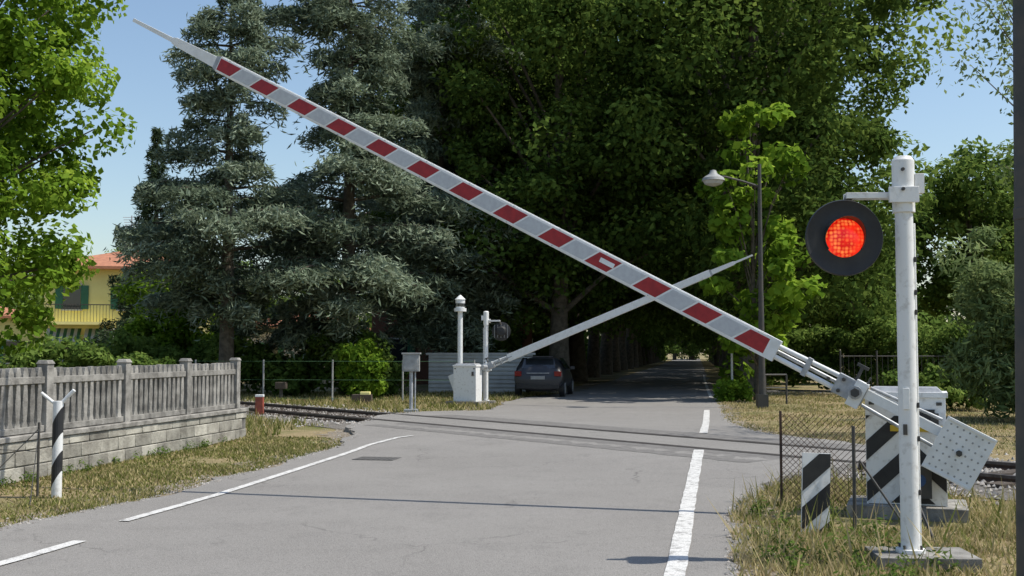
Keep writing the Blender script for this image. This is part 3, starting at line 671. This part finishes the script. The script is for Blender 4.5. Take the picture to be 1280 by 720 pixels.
plant_tree('ash_tree',(26.5,64,0),tm2,cm2,1.05,.3); plant_tree('ash_tree',(20.2,70,0),tm2,cm2,.95,2.3); plant_tree('ash_tree',(33,66,0),tm2,cm2,1.1,4)
plant_tree('ash_tree',(-30,88,0),tm2,cm2,.8,1); plant_tree('ash_tree',(-22,92,0),tm2,cm2,.7,4)
plant_tree('ash_tree',(17,56,0),tm2,cm2,.55,1.2)
cm,cs=crown('birch_crown',(2.4,2.2,2.9),7.4,60,.55,60,.13,L_WIL,inner=.3,aspect=.45,lump=.25,flat=1.3)
plant_tree('birch_tree',(10.9,21,0),trunkmesh('birch_trunk',9.5,.11,cs,40,3),cm)
def conifer(name,H,R,mat,tiers,per,z0,prof,droop,size,br=5,aspect=.22,thick=.10,gap=0):
    P=[];Tn=[];S=[];Ti=[]; mb=MB(); r0=H*.015
    mb.cyl((0,0,0),(0,0,H*.97),r0*1.3,.03,n=10)
    for k in range(tiers):
        z=z0+(H-z0)*(k+rng.uniform(-.3,.3))/tiers
        if z<z0: z=z0
        for j in range(br):
            a=rng.uniform(0,6.283); L=R*prof((z-z0)/(H-z0))*rng.uniform(.45,1.25)
            if rng.random()<gap: continue
            L=max(L,.3); d=np.array([math.cos(a),math.sin(a)]); n=max(12,int(per*L/R))
            def bp(t): return np.c_[d[0]*L*t,d[1]*L*t,z+L*(.28*t-droop*t*t)]
            e_=bp(np.array([0,.35,.7,.97])); rb=.02+.012*L
            mb.path([tuple(q) for q in e_],[rb,rb*.7,rb*.45,rb*.15],5)
            t=rng.uniform(.18,1,n)**.75; w_=L*.26*(1-.55*t)*rng.normal(0,.75,n)
            w_=np.round(w_/.28)*.28+rng.normal(0,.08,n)
            p=bp(t); p[:,0]+=-d[1]*w_; p[:,1]+=d[0]*w_; p[:,2]+=rng.normal(0,thick,n)-np.abs(w_)*.25-rng.exponential(thick*1.8,n)
            P.append(p); side=np.sign(w_)[:,None]*np.array([-d[1],d[0]])[None]
            Tn.append(np.c_[d[0]*.6+side[:,0]*.7+rng.normal(0,.5,n),d[1]*.6+side[:,1]*.7+rng.normal(0,.5,n),rng.normal(-.35,.5,n)])
            S.append(size*rng.uniform(.6,1.4,n)); Ti.append(np.clip(rng.normal(.45,.14)+rng.normal(0,.18,n)+.25*(t-.6),0,1))
    P=np.concatenate(P);Tn=np.concatenate(Tn);S=np.concatenate(S);Ti=np.concatenate(Ti)
    Nn=rng.normal(0,.75,P.shape)+np.array([0,0,.7])
    return mb.mesh(name+'_t',[BARK]),leafmesh(name,P,Nn,S,Ti,mat,aspect,Tn)
broad=lambda t:(.8+.3*math.sin(t*7) if t<.72 else max(.15,1.0-3.0*(t-.72)))
ced=conifer('cedar_a',15.5,3.3,L_CED,21,620,3.2,broad,.30,.30,6,gap=.15)
plant_tree('cedar_tree',(-9.8,38.5,0),*ced,.93,.5)
ced2=conifer('cedar_b',19,4.3,L_CED,27,700,2.2,broad,.32,.31,6,gap=.12)
plant_tree('cedar_tree',(-6.0,41,0),*ced2,.92,1.0)
plant_tree('cedar_tree',(-3.0,46.5,0),*ced2,.92,3.0)
spr=conifer('spruce_a',13.5,3.0,L_SPR,28,300,.8,lambda t:1.02-t,.22,.32,6)
plant_tree('spruce_tree',(-16.6,52,0),*spr,.92,0)
plant_tree('spruce_tree',(-12.6,50,0),*spr,.55,2)
# ------------------------------------------------------------------ hedges and bushes
def hedge(name,p0,p1,w,h,ncl,per,size,mat,cr=.5,aspect=.6,ragged=.3):
    p0=np.array(p0,float);p1=np.array(p1,float); t=rng.random(ncl); d=(p1-p0)/np.linalg.norm(p1-p0); nrm=np.array([-d[1],d[0]])
    hh=h*(1+ragged*np.sin(t*17+1)*.4+ragged*rng.normal(0,.25,ncl))
    xy=p0+(p1-p0)*t[:,None]+nrm*rng.uniform(-w/2,w/2,ncl)[:,None]; z=hh*rng.uniform(.08,1,ncl)**.7
    P,Nn,S,T=clumps(np.c_[xy,z],cr*rng.uniform(.6,1.3,ncl),per,size)
    P[:,2]=np.maximum(P[:,2],.02)
    return obj_from(name,leafmesh(name,P,Nn,S,T,mat,aspect))
hedge('hedge',(-14.5,41),(-4.0,40),1.6,1.7,180,120,.20,L_HED,.5,ragged=.6)
hedge('hedge',(10.2,49),(15.5,43.5),1.5,2.3,150,110,.2,L_HED,.5,ragged=.1)
hedge('hedge',(14,43),(24,33),2.0,2.5,300,110,.18,L_HED,.5,ragged=.2)
hedge('hedge',(-24,33),(-11,36),1.5,1.5,220,110,.18,L_HED,.5)
hedge('bamboo_thicket',(11.0,27),(14.5,24.5),2.2,3.3,150,150,.24,L_WIL,.55,aspect=.25,ragged=.5)
hedge('bush',(-14.9,44),(-12.0,44),1.6,3.6,130,140,.2,L_BRI,.6,ragged=.6)
hedge('bush',(-5.6,38.2),(-4.6,38.2),.9,1.7,40,130,.18,L_BRI,.42,ragged=.4)
hedge('bush',(6.75,36),(7.5,36),.6,.5,18,90,.16,L_BRI,.28)
hedge('bush',(10.2,30),(13,31),1.2,.9,50,90,.16,L_HED,.35)
hedge('hedge',(-2,47),(28,210),1.5,2.6,380,60,.45,L_LIN,1.0)
hedge('hedge',(12.0,50),(39,215),1.5,2.6,380,60,.45,L_LIN,1.0)
ncl=900; t=rng.uniform(-1,1,ncl); X=t*150; Y=150-30*np.cos(t*2)+rng.uniform(0,14,ncl)
Z=rng.uniform(.3,1,ncl)*(8+2.5*np.sin(X*.21)+1.5*np.sin(X*.53+1))
k=np.abs(X-21)>5; cs=np.c_[X,Y,Z][k]
P,Nn,S,T=clumps(cs,rng.uniform(1.3,2.6,len(cs)),70,.85); obj_from('distant_trees',leafmesh('distant_trees',P,Nn,S,T*.9,L_HED,.8))
# ------------------------------------------------------------------ light, sky, camera
sd=Vector((.60,-.06,1)).normalized()
sl=bpy.data.lights.new('sun','SUN'); sl.energy=5.0; sl.angle=math.radians(.5); sl.color=(1,.95,.86)
so=bpy.data.objects.new('sun',sl); so.rotation_euler=sd.to_track_quat('Z','Y').to_euler(); so.location=(10,-5,30); COL.objects.link(so)
w=bpy.data.worlds.new('World'); sc.world=w; w.use_nodes=True; nt=w.node_tree; bg=nt.nodes['Background']
sky=nt.nodes.new('ShaderNodeTexSky'); sky.sky_type='NISHITA'; sky.sun_disc=False
sky.sun_elevation=math.asin(sd.z); sky.sun_rotation=math.atan2(sd.x,sd.y); sky.air_density=1.2; sky.dust_density=.9; sky.ozone_density=2.2
nt.links.new(sky.outputs[0],bg.inputs[0]); bg.inputs[1].default_value=.15
cam=bpy.data.cameras.new('camera'); co=bpy.data.objects.new('camera',cam); COL.objects.link(co)
co.location=(0,0,1.6); co.rotation_euler=(math.radians(93.27),0,0); cam.sensor_width=36; cam.lens=39.375; cam.clip_end=3000; cam.clip_start=.05
sc.camera=co
sc.view_settings.view_transform='Standard'; sc.view_settings.look='None'; sc.view_settings.exposure=0
